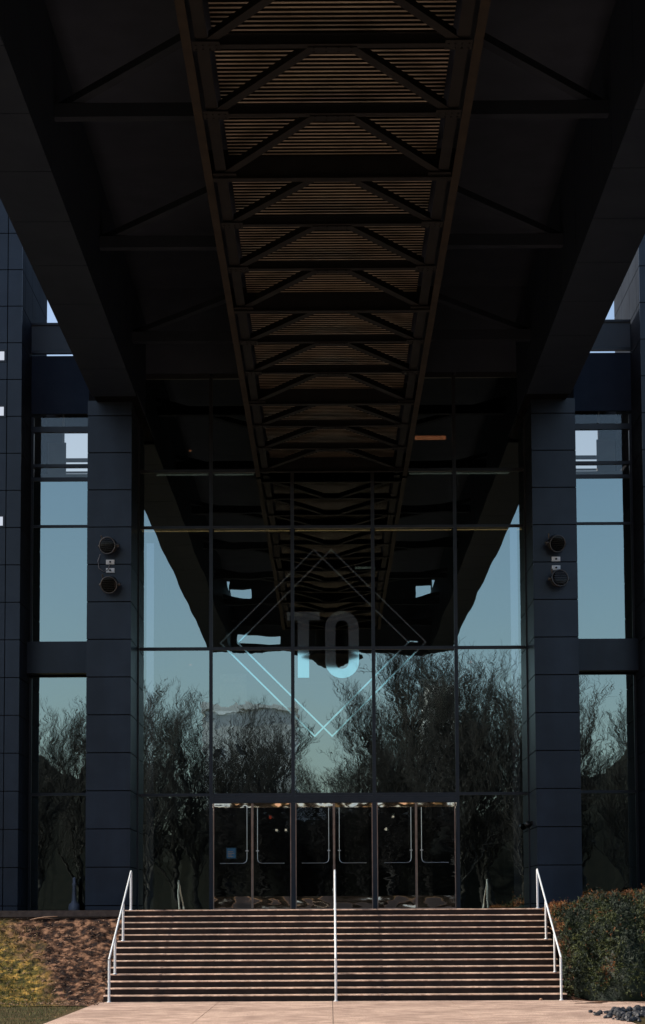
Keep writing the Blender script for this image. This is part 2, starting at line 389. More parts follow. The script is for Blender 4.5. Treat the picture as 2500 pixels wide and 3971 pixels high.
# ---------------------------------------------------------------- canopy: columns, girders, steel truss
can = empty('canopy', (XC,0,2.24), 'huge dark canopy on two navy clad columns with a steel truss under corrugated deck', 'canopy')
def off(mb): # meshes are written in world-like coordinates about the centre line
    return (0,0,-2.24)
PITCH = 1.163; Z0 = 2.24
for s in (-1, 1):
    c = MB(); a, b_ = sorted((s*6.18, s*7.54))
    c.box(a+.03, b_-.03, .03, 1.93, 2.24, 18.3, 1)
    z = 17.51; zs = [18.0]
    while z > 2.3: zs.append(z); z -= PITCH
    zs.append(2.24)
    for i in range(len(zs)-1):
        c.panel(a, b_, 0, 1.96, zs[i+1]+.016, zs[i]-.016)
    o = c.build('column', [M['panel'], M['joint']], can, (0,0,-2.24))
    gd = MB(); a, b_ = sorted((s*5.94, s*7.29))
    gd.box(a+.03, b_-.03, -52.3, 2.0, 17.95, 21.0, 1)
    y = 1.98
    while y > -52.4:
        y0 = max(y-2.95, -52.4)
        if y < 0: gd.box(a, b_, y0+.014, y-.014, 17.85 if y < 0 else 18.05, 21.03)
        else: gd.box(a, b_, y0+.014, y-.014, 18.02, 21.03)
        y = y0
    gd.build('girder', [M['girder'], M['joint']], can, (0,0,-2.24))
# roof slab and end wall
rf = MB(); rf.box(-7.45, 7.45, -52.6, 2.0, 22.2, 22.8)
rf.box(-7.46, -7.36, -52.3, 1.9, 21.04, 22.19); rf.box(7.36, 7.46, -52.3, 1.9, 21.04, 22.19)
rf.build('roof_slab', M['soffit'], can, (0,0,-2.24))
ew = MB()
def holes(x0,x1,z0,z1,hs,mb,y0,y1):
    zs = sorted({z0,z1}|{h[2] for h in hs}|{h[3] for h in hs}); xs_ = sorted({x0,x1}|{h[0] for h in hs}|{h[1] for h in hs})
    for i in range(len(zs)-1):
        for j in range(len(xs_)-1):
            cx, cz = (xs_[j]+xs_[j+1])/2, (zs[i]+zs[i+1])/2
            if any(h[0]<cx<h[1] and h[2]<cz<h[3] for h in hs): continue
            mb.box(xs_[j], xs_[j+1], y0, y1, zs[i], zs[i+1])
holes(-6.1, 6.1, 17.75, 22.19, [(-6.05,-4.8,21.05,21.75),(5.2,6.05,21.1,21.8),(-5.6,-3.1,18.3,18.85),(4.6,5.2,18.3,18.45)], ew, -52.4, -51.9)
ew.build('end_beam', M['soffit'], can, (0,0,-2.24))
# truss box
TZ = 16.0
for s in (-1, 1):
    fa = MB(); a, b_ = sorted((s*2.40, s*2.385)); fa.box(a, b_, -31, 1.9, TZ+.02, TZ+.75)
    a, b_ = sorted((s*2.41, s*2.26)); fa.box(a, b_, -31, 1.9, TZ, TZ+.018)
    fa.build('fascia', M['flange'], can, (0,0,-2.24))
    cd = MB(); a, b_ = sorted((s*2.2, s*2.0)); cd.box(a, b_, -31, 1.88, TZ+.10, TZ+.12); cd.box(s*2.1-.006, s*2.1+.006, -31, 1.88, TZ+.121, TZ+.42)
    cd.build('chord', M['steel'], can, (0,0,-2.24))
deep = [-30.85,-22.8,-14.8,-6.7,1.3]
beams = []
for i, y in enumerate(deep):
    beams.append((y, True))
    if i < len(deep)-1:
        beams.append((y+2.58, False)); beams.append((y+5.25, False))
beams.sort()
for i, (y, d) in enumerate(beams):
    b = MB()
    if d:
        b.box(-2.38, 2.38, y-.10, y+.08, TZ+.005, TZ+.03, 1); b.box(-2.37, 2.37, y-.014, y+.0, TZ+.031, TZ+.60)
        b.build('cross_beam', [M['steel2'], M['steel']], can, (0,0,-2.24))
    else:
        b.box(-2.0, 2.0, y-.075, y+.075, TZ+.07, TZ+.085, 1); b.box(-2.0, 2.0, y-.01, y+.0, TZ+.086, TZ+.24)
        b.box(-2.0, 2.0, y-.07, y+.07, TZ+.241, TZ+.255)
        b.build('cross_beam', [M['steel2'], M['steel']], can, (0,0,-2.24))
    if y < 1:
        nxt = beams[i+1][0]; zz = TZ+.09
        for s in (-1, 1):
            br = MB(); a = (s*.32, y+.12, zz); e = (s*1.98, nxt-.16, zz)
            br.bar(a, e, .17, .016, 0); br.bar((a[0],a[1],zz+.09), (e[0],e[1],zz+.09), .02, .16, 1)
            br.build('brace', [M['steel'], M['steel2']], can, (0,0,-2.24))
        for (gx, gy, w) in ((0, y+.05, .40), (-2.03, nxt-.06, .22), (2.03, nxt-.06, .22)):
            gp = MB(); gp.box(gx-w, gx+w, gy-.17 if w<.3 else gy-.05, gy+.17, TZ+.05, TZ+.062)
            for bx in (-1,-.33,.33,1):
                for by in (-.09,.06): gp.lathe((gx+bx*w*.75, gy+.05+by, TZ+.051), (0,0,-1), [(0,.018),(.012,.018),(.014,0)], 6, 1)
            gp.build('gusset_plate', [M['steel'], M['steel2']], can, (0,0,-2.24))
# corrugated deck: narrow tan flanges between dark pans
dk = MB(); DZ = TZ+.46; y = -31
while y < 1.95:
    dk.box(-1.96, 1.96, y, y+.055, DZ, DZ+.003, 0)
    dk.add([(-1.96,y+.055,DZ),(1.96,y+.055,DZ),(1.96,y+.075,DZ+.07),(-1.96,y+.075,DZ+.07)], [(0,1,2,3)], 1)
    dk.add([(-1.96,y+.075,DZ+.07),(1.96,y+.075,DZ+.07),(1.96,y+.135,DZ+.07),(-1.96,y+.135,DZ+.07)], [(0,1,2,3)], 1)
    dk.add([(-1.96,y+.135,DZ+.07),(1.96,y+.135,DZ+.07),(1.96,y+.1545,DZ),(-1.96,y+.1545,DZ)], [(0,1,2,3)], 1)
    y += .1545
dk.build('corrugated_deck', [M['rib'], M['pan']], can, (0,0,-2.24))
ts = MB(); ts.box(-2.38, 2.38, -31, 1.9, DZ+.30, DZ+.5); ts.build('deck_slab', M['soffit'], can, (0,0,-2.24))
# outriggers from truss to girders, faint in the dark
yy = -50.5
while yy < 0:
    for s in (-1, 1):
        b = MB(); b.bar((s*2.45, yy, 19.3), (s*6.1, yy, 19.3), .26, .3)
        b.build('outrigger', M['arm'], can, (0,0,-2.24))
        b = MB(); b.bar((s*2.5, yy-3.4, 19.55), (s*6.05, yy+.6, 19.55), .22, .16)
        b.build('outrigger_brace', M['arm'], can, (0,0,-2.24))
    yy += 8.05
hb = MB(); hb.lathe((0,-41,0), (0,0,1), [(15.45,0),(15.47,.55),(15.65,.9),(15.85,1.05),(15.95,1.5),(16.0,1.65),(16.15,1.15),(16.6,.9),(22.19,.8)], 24)
hb.build('added_reflection_shape', M['steel2'], can, (0,0,-2.24))  # unseen hanging shape, added for its dark reflection in the glass
hg = MB()
for yy in (-22.8,-6.7):
    for s in (-1,1): hg.box(s*2.1-.06, s*2.1+.06, yy-.06, yy+.06, DZ+.5, 22.19)
hg.build('hanger', M['steel2'], can, (0,0,-2.24))

# ---------------------------------------------------------------- entrance building
bd = empty('entrance_building', (XC,2,2.24), 'dark glass entrance building with reflective curtain wall and six doors', 'building')
OB = (0,-2,-2.24)
def part(mb, name, m, parent=bd): return mb.build(name, m, parent, OB)
VX = [-6.16, -3.85, -1.26, 1.30, 3.92, 6.16]
ZR = [5.86, 10.50, 14.40, 16.22, 19.3]
GY = 2.03
def pane(x0,x1,z0,z1,m,name='window_pane', y=GY):
    q = MB(); q.box(x0+.03, x1-.03, y, y+.018, z0+.03, z1-.03); return part(q, name, m)
for i in range(5):
    for j in range(4):
        pane(VX[i], VX[i+1], ZR[j], ZR[j+1], M['glassL'] if j == 0 else M['glassU'])
    if i in (0, 4): pane(VX[i], VX[i+1], 2.24, 5.86, M['glassL'])
for i, x in enumerate(VX):
    q = MB(); w = .055 if 0 < i < 5 else .03
    q.box(x-w, x+w, GY-.05, GY+.16, 2.24 if i in (0,1,4,5) else 5.6, 19.3); part(q, 'mullion', M['mull'])
for z, hh in ((5.86,.045),(10.50,.05),(14.40,.045),(16.22,.05),(19.3,.08)):
    for i in range(5):
        q = MB(); q.box(VX[i]+.056, VX[i+1]-.056, GY-.045, GY+.15, z-hh, z+hh); part(q, 'transom', M['mull'])
q = MB(); q.box(VX[1]+.056, VX[4]-.056, GY-.047, GY+.15, 5.60, 5.812); part(q, 'door_header', M['mull'])
for i in (2, 3):
    q = MB(); q.box(VX[i]-.065, VX[i]+.065, GY-.052, GY+.15, 2.24, 5.598); part(q, 'door_mullion', M['mull'])
# upper wall above the glass
q = MB(); q.box(-6.16, 6.16, 2.0, 2.5, 19.39, 22.79); q.box(-7.5,-6.17,2.01,2.4,18.1,22.79); q.box(6.17,7.5,2.01,2.4,18.1,22.79); part(q, 'upper_wall', M['soffit'])
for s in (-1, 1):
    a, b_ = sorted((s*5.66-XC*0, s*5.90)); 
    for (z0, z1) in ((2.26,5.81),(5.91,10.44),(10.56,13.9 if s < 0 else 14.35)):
        q = MB(); q.box(a, b_, GY-.006, GY-.002, z0, z1); part(q, 'reflection_strip', M['strip'])  # pale reflected stripe put onto the pane as a strip
# doors
def door(x0, x1, hinge):
    d = MB(); y = GY-.035
    d.box(x0, x0+.028, y, y+.05, 2.245, 5.585); d.box(x1-.028, x1, y, y+.05, 2.245, 5.585)
    d.box(x0+.029, x1-.029, y+.002, y+.05, 2.247, 2.285)
    o = part(d, 'door', M['bronze'])
    q = MB(); q.box(x0+.03, x1-.03, y+.004, y+.045, 5.45, 5.583); part(q, 'top_rail', M['brass'], o)
    q = MB(); q.box(x0+.03, x1-.03, y+.003, y+.045, 2.286, 2.66); part(q, 'kick_plate', M['kick'], o)
    q = MB(); q.box(x0+.03, x1-.03, y+.02, y+.032, 2.661, 5.449); part(q, 'door_pane', M['glassD'], o)
    # push bar: hangs from the top rail on the meeting side and turns outwards
    s = 1 if hinge == 'l' else -1          # bar hangs near the stile away from the hinge
    xb = (x1-.16) if hinge == 'l' else (x0+.16)
    xe = xb-s*.85
    q = MB(); yb = y-.055
    pts = [(xb,yb,5.44),(xb,yb,4.1),(xb,yb,3.84),(xb-s*.02,yb,3.76),(xb-s*.07,yb,3.715),(xb-s*.14,yb,3.70),(xe,yb,3.70)]
    q.tube(pts, .0105, 8)
    for (bx, bz) in ((xb,4.1),(xe+s*.03,3.70)): q.tube([(bx,yb,bz),(bx,y+.025,bz)], .014, 8)
    q.box(xb-.045, xb+.045, yb-.016, yb+.016, 4.075, 4.105)
    part(q, 'push_bar', M['chrome'], o)
    return o
dl = [(-3.78,-2.555,'l'),(-2.545,-1.33,'r'),(-1.19,.015,'l'),(.025,1.235,'r'),(1.37,2.60,'l'),(2.61,3.84,'r')]
for a in dl: door(*a)
# notice behind the first door's glass
nt_ = MB(); nt_.box(-3.38,-3.05, GY-.012, GY-.008, 3.84, 4.20, 1); nt_.box(-3.355,-3.075, GY-.0165, GY-.0125, 3.865, 4.175, 0)
for k, w in enumerate((.16,.2,.12,.17)): nt_.box(-3.32,-3.32+w, GY-.019, GY-.017, 4.06-.05*k, 4.075-.05*k, 2)
o = nt_.build('notice', [M['poster'], M['posterF'], M['posterT']], None, (XC,0,0)); tag(o, 'small blue framed notice on the leftmost entrance door', 'notice')

# side bays between column and wing
for s in (-1, 1):
    def X(a, b_): return sorted((s*a, s*b_))
    x0, x1 = X(6.19, 9.60)
    for (z0, z1, m) in ((2.24,5.90,'glassL'),(5.90,9.66,'glassL'),(10.70,14.46,'glassU'),(14.46,15.95,'glassU')):
        pane(x0, x1, z0, z1, M[m])
    pane(x0, x1, 15.95, 18.02, M['glassC'])
    for z, hh in ((5.90,.045),(14.46,.04),(15.98,.06),(16.42,.05),(17.60,.09)):
        q = MB(); q.box(x0, x1, GY-.05, GY+.15, z-hh, z+hh); part(q, 'transom', M['mull'])
    q = MB(); q.box(x0, x1, 1.45, 2.02, 9.68, 10.68); part(q, 'spandrel', M['panel'])
    q = MB(); q.box(x0, x1, 1.96, 2.05, 18.10, 19.99); part(q, 'fascia_panel', M['girder'])
    q = MB(); q.box(x0, x1, 1.92, 2.03, 20.15, 20.98, 0); q.box(x0, x1, 1.86, 2.05, 20.98, 21.05, 1); q.box(x0, x1, 1.88, 2.04, 20.06, 20.15, 1)
    part(q, 'parapet', [M['parapet'], M['mull']])
    for xm in (6.9, 9.56):
        a, b_ = X(xm-.04, xm+.04); q = MB(); q.box(a, b_, GY-.04, GY+.14, 2.24, 9.6); q.box(a, b_, GY-.04, GY+.14, 10.7, 18.0); part(q, 'mullion', M['mull'])
    # gallery behind the clear glass: back opening to the sky
    q = MB()
    hs = [tuple(X(6.0, 9.70))+(17.95, 19.75)]
    a, b_ = X(5.4, 13); holes(a, b_, 15.3, 20.3, hs, q, 10.0, 10.3); part(q, 'gallery_back_wall', M['inner'])
    q = MB(); a, b_ = X(6.15, 9.95)
    q.box(a, b_, 2.2, 10, 15.55, 15.93); part(q, 'gallery_floor', M['inner'])
    q = MB(); q.prism([(2.3,19.74),(10,20.22),(10,20.30),(2.3,19.85)], a, b_, 'x'); part(q, 'gallery_ceiling', M['inner'])
    q = MB(); a, b_ = X(6.2, 9.75); q.box(a, b_, 9.6, 9.66, 18.36, 18.50); q.box(a, b_, 9.6, 9.66, 17.95, 18.02)
    a, b_ = X(9.40, 9.46); q.box(a, b_, 8, 8.07, 15.93, 20.2); part(q, 'gallery_rail', M['inner2'])
    q = MB(); a, b_ = X(6.0, 9.7); q.box(a, b_, 4.0, 4.1, 16.35, 16.62); part(q, 'gallery_kerb', M['inner2'])
    q = MB(); a, b_ = X(9.12, 9.75); q.box(a, b_, 6.5, 6.58, 15.95, 18.3); part(q, 'gallery_partition', M['inner2'])
# interior
q = MB(); q.box(-30, 30, 30, 30.4, 2.24, 15.5); part(q, 'back_wall', M['inner'])
q = MB(); q.box(-6.1, 6.1, 2.3, 30, 19.42, 19.8); part(q, 'hall_ceiling', M['inner'])
q = MB(); q.box(-5.95, 5.95, 16, 16.3, 15.4, 19.4); part(q, 'hall_bulkhead', M['inner'])
for s in (-1, 1):
    a, b_ = sorted((s*6.13, s*5.98)); q = MB(); q.box(a, b_, 2.2, 30, 15.4, 19.4); part(q, 'hall_side_wall', M['inner'])
    a, b_ = sorted((s*5.5, s*30)); q = MB(); q.box(a, b_, 10.0, 30, 15.25, 15.5); part(q, 'side_ceiling', M['inner'])
    a, b_ = sorted((s*9.9, s*10.1)); q = MB(); q.box(a, b_, 4.4, 30, 2.24, 15.3); part(q, 'side_wall', M['inner'])
    a, b_ = sorted((s*5.42, s*5.78)); q = MB(); q.box(a, b_, 2.6, 2.85, 2.24, 14.2); part(q, 'added_stripe_pier', M['inner2'])  # last: pale upright added behind the glass to read as a reflected stripe
q = MB(); q.box(-5.5, 5.5, 12, 30, 15.1, 15.4); q.box(-5.5, 5.5, 5, 30, 6.15, 6.5); part(q, 'mezzanine', M['inner'])
q = MB(); q.box(-5.5, 5.5, 4.9, 4.99, 6.42, 6.5); q.box(-3.9, 3.9, 3.4, 3.46, 9.55, 9.6)
for x in (-1.75, .85, 2.9): q.box(x-.02, x+.02, 3.4, 3.45, 6.5, 9.54)
part(q, 'mezzanine_rail', M['inner2'])
q = MB()
for x in (-3.2, 0.9, 3.3, -5.0): q.box(x-.45, x+.45, 14, 14.6, 2.24, 6.1)
part(q, 'interior_pillar', M['inner2'])
q = MB(); q.box(-3.6, 3.0, 20, 20.1, 3.95, 4.1); q.box(-.3, .0, 11, 11.2, 2.6, 3.3); part(q, 'interior_counter', M['inner2'])
q = MB()
for a, b_, z0, z1 in ((-3.8,-2.9,8.5,10.2),(-2.9,-1.3,8.55,8.95),(2.9,3.85,8.5,10.0),(1.5,2.9,8.6,9.0),(-5.4,-3.95,8.5,8.9)):
    q.box(a, b_, 6.0, 6.15, z0, z1)
q.box(-3.3,-3.2,5.9,5.99,8.9,10.2); q.box(3.3,3.4,5.9,5.99,8.9,10.0)
part(q, 'mezzanine_bulkhead', M['pale'])
q = MB(); q.box(-3.9,-3.2, 5.0, 5.06, 8.72, 8.83); part(q, 'mezzanine_light', M['fixture'])
q = MB(); q.box(.8,1.5, 7.0, 7.06, 13.95, 14.02); part(q, 'soffit_light', M['cool'])
# strip lights behind the upper transoms
for i in range(5):
    q = MB(); q.box(VX[i]+.09, VX[i+1]-.09, GY+.2, GY+.24, 14.315, 14.345); part(q, 'warm_strip_light', M['warm'])
for a, b_ in ((-5.6,-3.95),(-3.75,-2.5),(2.5,3.85),(4.0,5.7)):
    q = MB(); q.box(a, b_, GY+.2, GY+.24, 16.14, 16.20); part(q, 'cove_light', M['cool'])
q = MB(); q.box(2.72, 3.72, 3.0, 3.05, 17.46, 17.58); part(q, 'orange_ceiling_light', M['orange'])
# ceiling lamps seen through the glass
def px(x, y, d): return ((x-777)/4487*d, d-58, (2145-y)/4487*d+2.16)
lamps = [(447,1044,62.5,'orange','small orange lamp glowing behind the upper glass left of the truss',.05,.015),
 (448,1560,64,'lampP','small pinkish lamp behind the tall left side pane',.045,.03),
 (1112,1556,64,'lampP','small pinkish lamp behind the tall right side pane',.05,.03),
 (636,1922,70,'lampR','small red lamp seen through the second door from the left',.05,.06),
 (651,1952,70,'lampW','white lamp seen through the second door, left of a pair',.05,.04),
 (673,1952,70,'lampW','white lamp seen through the second door, right of a pair',.05,.04),
 (925,1922,70,'lampW','white lamp seen high through the fifth door from the left',.05,.04),
 (908,1951,70,'lampW','white lamp seen lower through the fifth door from the left',.055,.05)]
for (a, b_, d, m, lab, r, hh) in lamps:
    q = MB(); q.lathe((0,0,0), (0,0,1), [(-hh,0),(-hh,r*.7),(0,r),(hh,r*.7),(hh,0)], 12)
    e = empty('ceiling_lamp', px(a,b_,d), lab, 'lamp', 'lamps inside the hall')
    q.build('bulb', M[m], e); q2 = MB(); q2.tube([(0,0,hh),(0,0,hh+.12)], r*.4, 8); q2.build('fitting', M['black'], e)
# posts of the glass guard inside the right side pane
gd_ = empty('guard_rail', (4.45,2.6,2.24), 'slim pale guard rail behind the lower right glass pane', 'rail')
q = MB(); q.box(-.02,.02,-.02,.02,0,1.28); q.build('post', M['inner2'], gd_)
q = MB(); q.box(1.3,1.33,-.02,.02,0,1.2); q.build('post', M['inner2'], gd_)
q = MB(); q.box(.021,1.6,-.012,.012,1.22,1.25); q.build('rail', M['inner2'], gd_)

# ---------------------------------------------------------------- sign on the glass
sg = empty('window_sign', (0,GY-.012,10.7), 'frosted TO lettering inside two overlapping diamond outlines on the glass', 'sign')
def diamond(cx, r, w=.05):
    q = MB(); z = 10.68
    pts = [(cx,z+r),(cx+r,z),(cx,z-r),(cx-r,z)]; k = w*1.414/2
    o_ = [(cx,z+r+k),(cx+r+k,z),(cx,z-r-k),(cx-r-k,z)]; i_ = [(cx,z+r-k),(cx+r-k,z),(cx,z-r+k),(cx-r+k,z)]
    for a in range(4):
        b_ = (a+1)%4; q.prism([o_[a], o_[b_], i_[b_], i_[a]], 0, .004, 'y')
    return q
d1 = diamond(-.47, 2.98); d1.build('diamond_outline', M['film'], sg, (0,-.001,-10.7))
d2 = diamond(.08, 2.98); d2.build('diamond_outline', M['film'], sg, (0,-.008,-10.7))
q = MB(); q.box(-1.33,-.30,0,.004,11.40,11.67); q.box(-1.0,-.64,0,.004,9.56,11.399); q.build('letter_t', M['film'], sg, (0,-.004,-10.7))
def stadium(x0,x1,z0,z1,n=14):
    r = (x1-x0)/2; cx = (x0+x1)/2; rr = r*1.0; pts = []
    for k in range(n+1): a = math.pi*k/n; pts.append((cx+r*math.cos(a), z1-rr+rr*math.sin(a)))
    for k in range(n+1): a = math.pi+math.pi*k/n; pts.append((cx+r*math.cos(a), z0+rr+rr*math.sin(a)))
    return pts
q = MB(); A = stadium(-.13,.94,9.54,11.69); B = stadium(.20,.61,9.84,11.39); n_ = len(A)
for i in range(n_): j = (i+1)%n_; q.prism([A[i],A[j],B[j],B[i]], 0, .004, 'y')
q.build('letter_o', M['film'], sg, (0,-.004,-10.7))

# ---------------------------------------------------------------- wings
def wing(s, label):
    w = empty('wing_building', (XC+s*9.6,0,2.24), label, 'building', 'panelled wings flanking the entrance')
    O = (-s*9.6,0,-2.24)
    fs = MB(); a, b_ = sorted((s*9.63, s*34)); fs.box(a, b_, .03, 5.18, 1.0, 34.9, 0); fs.build('core', M['joint'], w, O)
    hs = [tuple(sorted((s*10.08, s*11.7)))+(z, z+.40) for z in (19.22, 17.47, 14.02)] if s < 0 else []
    fr = MB(); xs_ = [9.6, 10.05]
    while xs_[-1] < 33: xs_.append(xs_[-1]+1.75)
    zs = []; z = 17.51-PITCH*14
    while z < 34: zs.append(z); z += PITCH
    zs[0] = 2.24-.1
    for i in range(len(xs_)-1):
        for j in range(len(zs)-1):
            a, b_ = sorted((s*xs_[i]+s*(.014 if i else 0), s*xs_[i+1]-s*.014))
            z0, z1 = zs[j]+.014, zs[j+1]-.014
            hh = [h for h in hs if h[2] < z1 and h[3] > z0 and h[0] < b_ and h[1] > a]
            if hh:
                h = hh[0]; hx = (max(a, h[0]), min(b_, h[1]), max(z0, h[2]), min(z1, h[3])); holes(a, b_, z0, z1, [hx], fr, 0, .03)
            else: fr.panel(a, b_, 0, .03, z0, z1)
    fr.build('front_cladding', M['panel'], w, O)
    sd = MB(); ysd = [.031, .6, 2.0, 3.6, 5.2]
    for i in range(len(ysd)-1):
        for j in range(len(zs)-1):
            a, b_ = sorted((s*9.6, s*9.63)); sd.box(a, b_, ysd[i]+.012, ysd[i+1]-.012, zs[j]+.014, zs[j+1]-.014)
    sd.build('side_cladding', M['side'], w, O)
    for h in hs:
        q = MB(); x0, x1, z0, z1 = h
        q.box(x0-.0, x0+.06, -.02, .028, z0+.06, z1-.06); q.box(x1-.06, x1, -.02, .028, z0+.06, z1-.06)
        q.box(x0, x1, -.02, .028, z0, z0+.059); q.box(x0, x1, -.02, .028, z1-.059, z1)
        f = q.build('window', M['mull'], w, O)
        q = MB(); q.box(x0+.061, x1-.061, .005, .02, z0+.06, z1-.06); q.build('pane', M['brightwin'], f, O)
    return w
wing(-1, 'navy panelled wing building at the left edge with small bright windows')
wing(1, 'navy panelled wing building at the right edge beside the hedge')

# ---------------------------------------------------------------- floodlights
def flood(loc, aim, label, fins=False):
    e = empty('floodlight', loc, label, 'floodlight', 'round floodlights mounted on the columns')
    d = Vector(aim).normalized()
    h = MB(); h.lathe((0,0,0), d, [(-.20,.0),(-.20,.13),(-.14,.19),(-.02,.25),(.10,.27),(.12,.27)], 28)
    h.lathe(-d*.1, d, [(0,.22),(.0,.245),(.03,.245),(.03,.22)], 28)
    h.build('housing', M['black'], e)
    r = MB(); n = 30; r.lathe(d*.12, d, [(0,.235),(0,.268),(.018,.268),(.018,.235),(0,.235)], n); r.build('ring', M['ring'], e)
    l = MB(); l.lathe(d*.125, d, [(0,.232),(.02,.16),(.028,.08),(.03,0)], n); lo = l.build('lens', M['lens'], e)
    u = d.cross(Vector((0,0,1))).normalized(); v = u.cross(d)
    f = MB()
    for k in range(-3, 4):
        hw = math.sqrt(max(.01, .22**2-(k*.055)**2))
        f.bar(d*.155+v*(k*.055)-u*hw*.9, d*.155+v*(k*.055)+u*hw*.9, .008, .035, 0, up=tuple(d))
    f.build('louvre', M['ring'] if fins else M['black'], e)
    b = MB(); b.tube([u*.30, u*.31-d*.12, Vector((u.x*.30,.24,0)), Vector((0,.27,0)), Vector((-u.x*.30,.24,0)), -u*.31-d*.12, -u*.30], .018, 8)
    b.lathe(u*.26, u, [(0,.05),(.07,.05),(.07,0)], 12); b.lathe(-u*.26, -u, [(0,.05),(.07,.05),(.07,0)], 12)
    b.box(-.09,.09,.24,.30,-.09,.09); b.tube([Vector((-.2,.0,.16)), Vector((-.22,-.05,.30))], .03, 8)
    b.build('bracket', M['ring'], e)
    return e
flood((-6.74,-.30,13.38), (-.25,-1,-.12), 'black round floodlight high on the left column, above the white boxes')
flood((-6.70,-.30,12.18), (-.15,-1,-.30), 'black round floodlight on the left column, below the white boxes')
flood((6.95,-.30,13.38), (.35,-1,-.30), 'black round floodlight high on the right column, above the white boxes')
flood((7.03,-.30,12.28), (.15,-1,.06), 'black louvred floodlight on the right column, below the white boxes', True)
def jbox(loc, label):
    e = empty('junction_box', loc, label, 'electric box', 'white junction boxes between the floodlights')
    q = MB(); q.box(-.13,.13,-.05,.0,-.07,.07); q.box(-.11,.11,-.062,-.0505,-.05,.05); q.build('cover', M['boxw'], e)
    q = MB(); q.lathe((0,-.063,0), (0,-1,0), [(0,.03),(.02,.03),(.02,0)], 12); q.build('gland', M['black'], e)
jbox((-6.72,-.001,12.92), 'upper white junction box on the left column')
jbox((-6.72,-.001,12.66), 'lower white junction box on the left column')
jbox((6.98,-.001,12.94), 'upper white junction box on the right column')
jbox((6.98,-.001,12.67), 'lower white junction box on the right column')
q = MB(); q.tube([(-7.02,-.12,13.15),(-7.09,-.10,12.95),(-7.06,-.08,12.72),(-6.92,-.07,12.62),(-6.78,-.07,12.68),(-6.73,-.08,12.85)], .014, 8)
tag(q.build('cable', M['cable']), 'grey cable looping from the upper left floodlight to its box', 'cable')
cm = empty('security_camera', (XC+6.17,1.2,4.86), 'small black security camera on the inner side of the right column', 'camera')
q = MB(); q.lathe((-.12,0,0), (0,0,-1), [(-.08,.05),(-.02,.12),(.04,.12),(.10,.07),(.13,0)], 16); q.build('dome', M['black'], cm)
q = MB(); q.box(-.06,.01,-.05,.05,-.05,.09); q.build('mount', M['black'], cm)
# ash receptacle on the terrace before the left glass
ar = empty('ash_receptacle', (-7.95,1.3,2.24), 'slim grey ash receptacle on the terrace beside the left column', 'ash bin')
q = MB(); q.lathe((0,0,0), (0,0,1), [(0,.17),(.10,.18),(.20,.16),(.26,.09),(.32,.075)], 20); q.build('base', M['urn'], ar)
q = MB(); q.lathe((0,0,.32), (0,0,1), [(0,.075),(.45,.055),(.47,.07),(.52,.07),(.56,.05),(.70,.045),(.72,0)], 18); q.build('neck', M['urn'], ar)

# ---------------------------------------------------------------- hedge and stones
hd = empty('hedge', (9,-9,0), 'dense dark green juniper hedge with rusty tips right of the stairs', 'hedge')
def htop(x):  # ridge height
    return 2.46+.20*noise.noise(Vector((x*1.3,2,0)))+.12*noise.noise(Vector((x*4.1,5,0)))+.09*max(0,x-6)-.32*max(0,6.7-x)
def hsurf(x, u):
    """point on the outer face; u 0 at the front foot, 1 at the ridge"""
    lean = max(0, 5.95-x)
    y = -11.9+4.6*(u**1.6)+.35*noise.noise(Vector((x*.9,u*3,1)))+(.9*max(0,6.6-x))*(1-u)
    z = htop(x)*math.sin(min(1,u)*math.pi/2)**.75
    bulge = .34*noise.noise(Vector((x*1.6,u*5,9)))+.20*noise.noise(Vector((x*4,u*12,4)))
    return Vector((x, y-bulge, z+bulge*.5))
core = MB(); nx, nu = 60, 22; vs = []
for i in range(nx+1):
    for j in range(nu+1):
        x = 5.95+(20-5.95)*i/nx; P_ = hsurf(x, j/nu); vs.append((P_.x, P_.y+.28, max(-.02, P_.z-.20)))
    vs.append((5.95+(20-5.95)*i/nx, -6.6, 1.9))
core.add(vs, [(i*(nu+2)+j, (i+1)*(nu+2)+j, (i+1)*(nu+2)+j+1, i*(nu+2)+j+1) for i in range(nx) for j in range(nu+1)], 0, True)
core.build('inner_twigs', M['leafA'], hd, (-9,9,0))
def leafcluster(mb, P_, mi, sz):
    d = Vector((random.uniform(-1,1), random.uniform(-1.1,.4), random.uniform(-.2,1.2))).normalized()
    for k in range(5):
        q = P_+d*(sz*.9*k/4); sd = Vector((random.uniform(-1,1),random.uniform(-1,1),random.uniform(-1,1))).normalized()
        l = sz*(.9-.12*k); w = sd.cross(d)
        if w.length < .1: continue
        w = w.normalized()*l*.16; e = q+(d*.7+sd*.8).normalized()*l
        mb.add([q-w, q+w, e], [(0,1,2)], mi)
lf = MB(); tp = MB()
for k in range(15500):
    x = 5.72+(random.random()**1.35)*6.6; u = random.random()**.85*1.05
    P_ = hsurf(max(x,5.72), min(u,1.05)); inn = random.random()**2*.22
    P_ += Vector((0, inn, -inn*.5))
    if P_.z < -.0: continue
    edge = noise.noise(Vector((x*1.7,u*5,3)))
    rusty = ((.80*max(0, u-.70)/.30)+ .30*max(0,6.25-x)/.5*(u>.25)+edge*.9+random.uniform(-.3,.3)) > .56
    if rusty: leafcluster(tp, P_, 0, random.uniform(.06,.12))
    else: leafcluster(lf, P_, 0 if edge+random.uniform(-.5,.5) < .12 else 1, random.uniform(.07,.14))
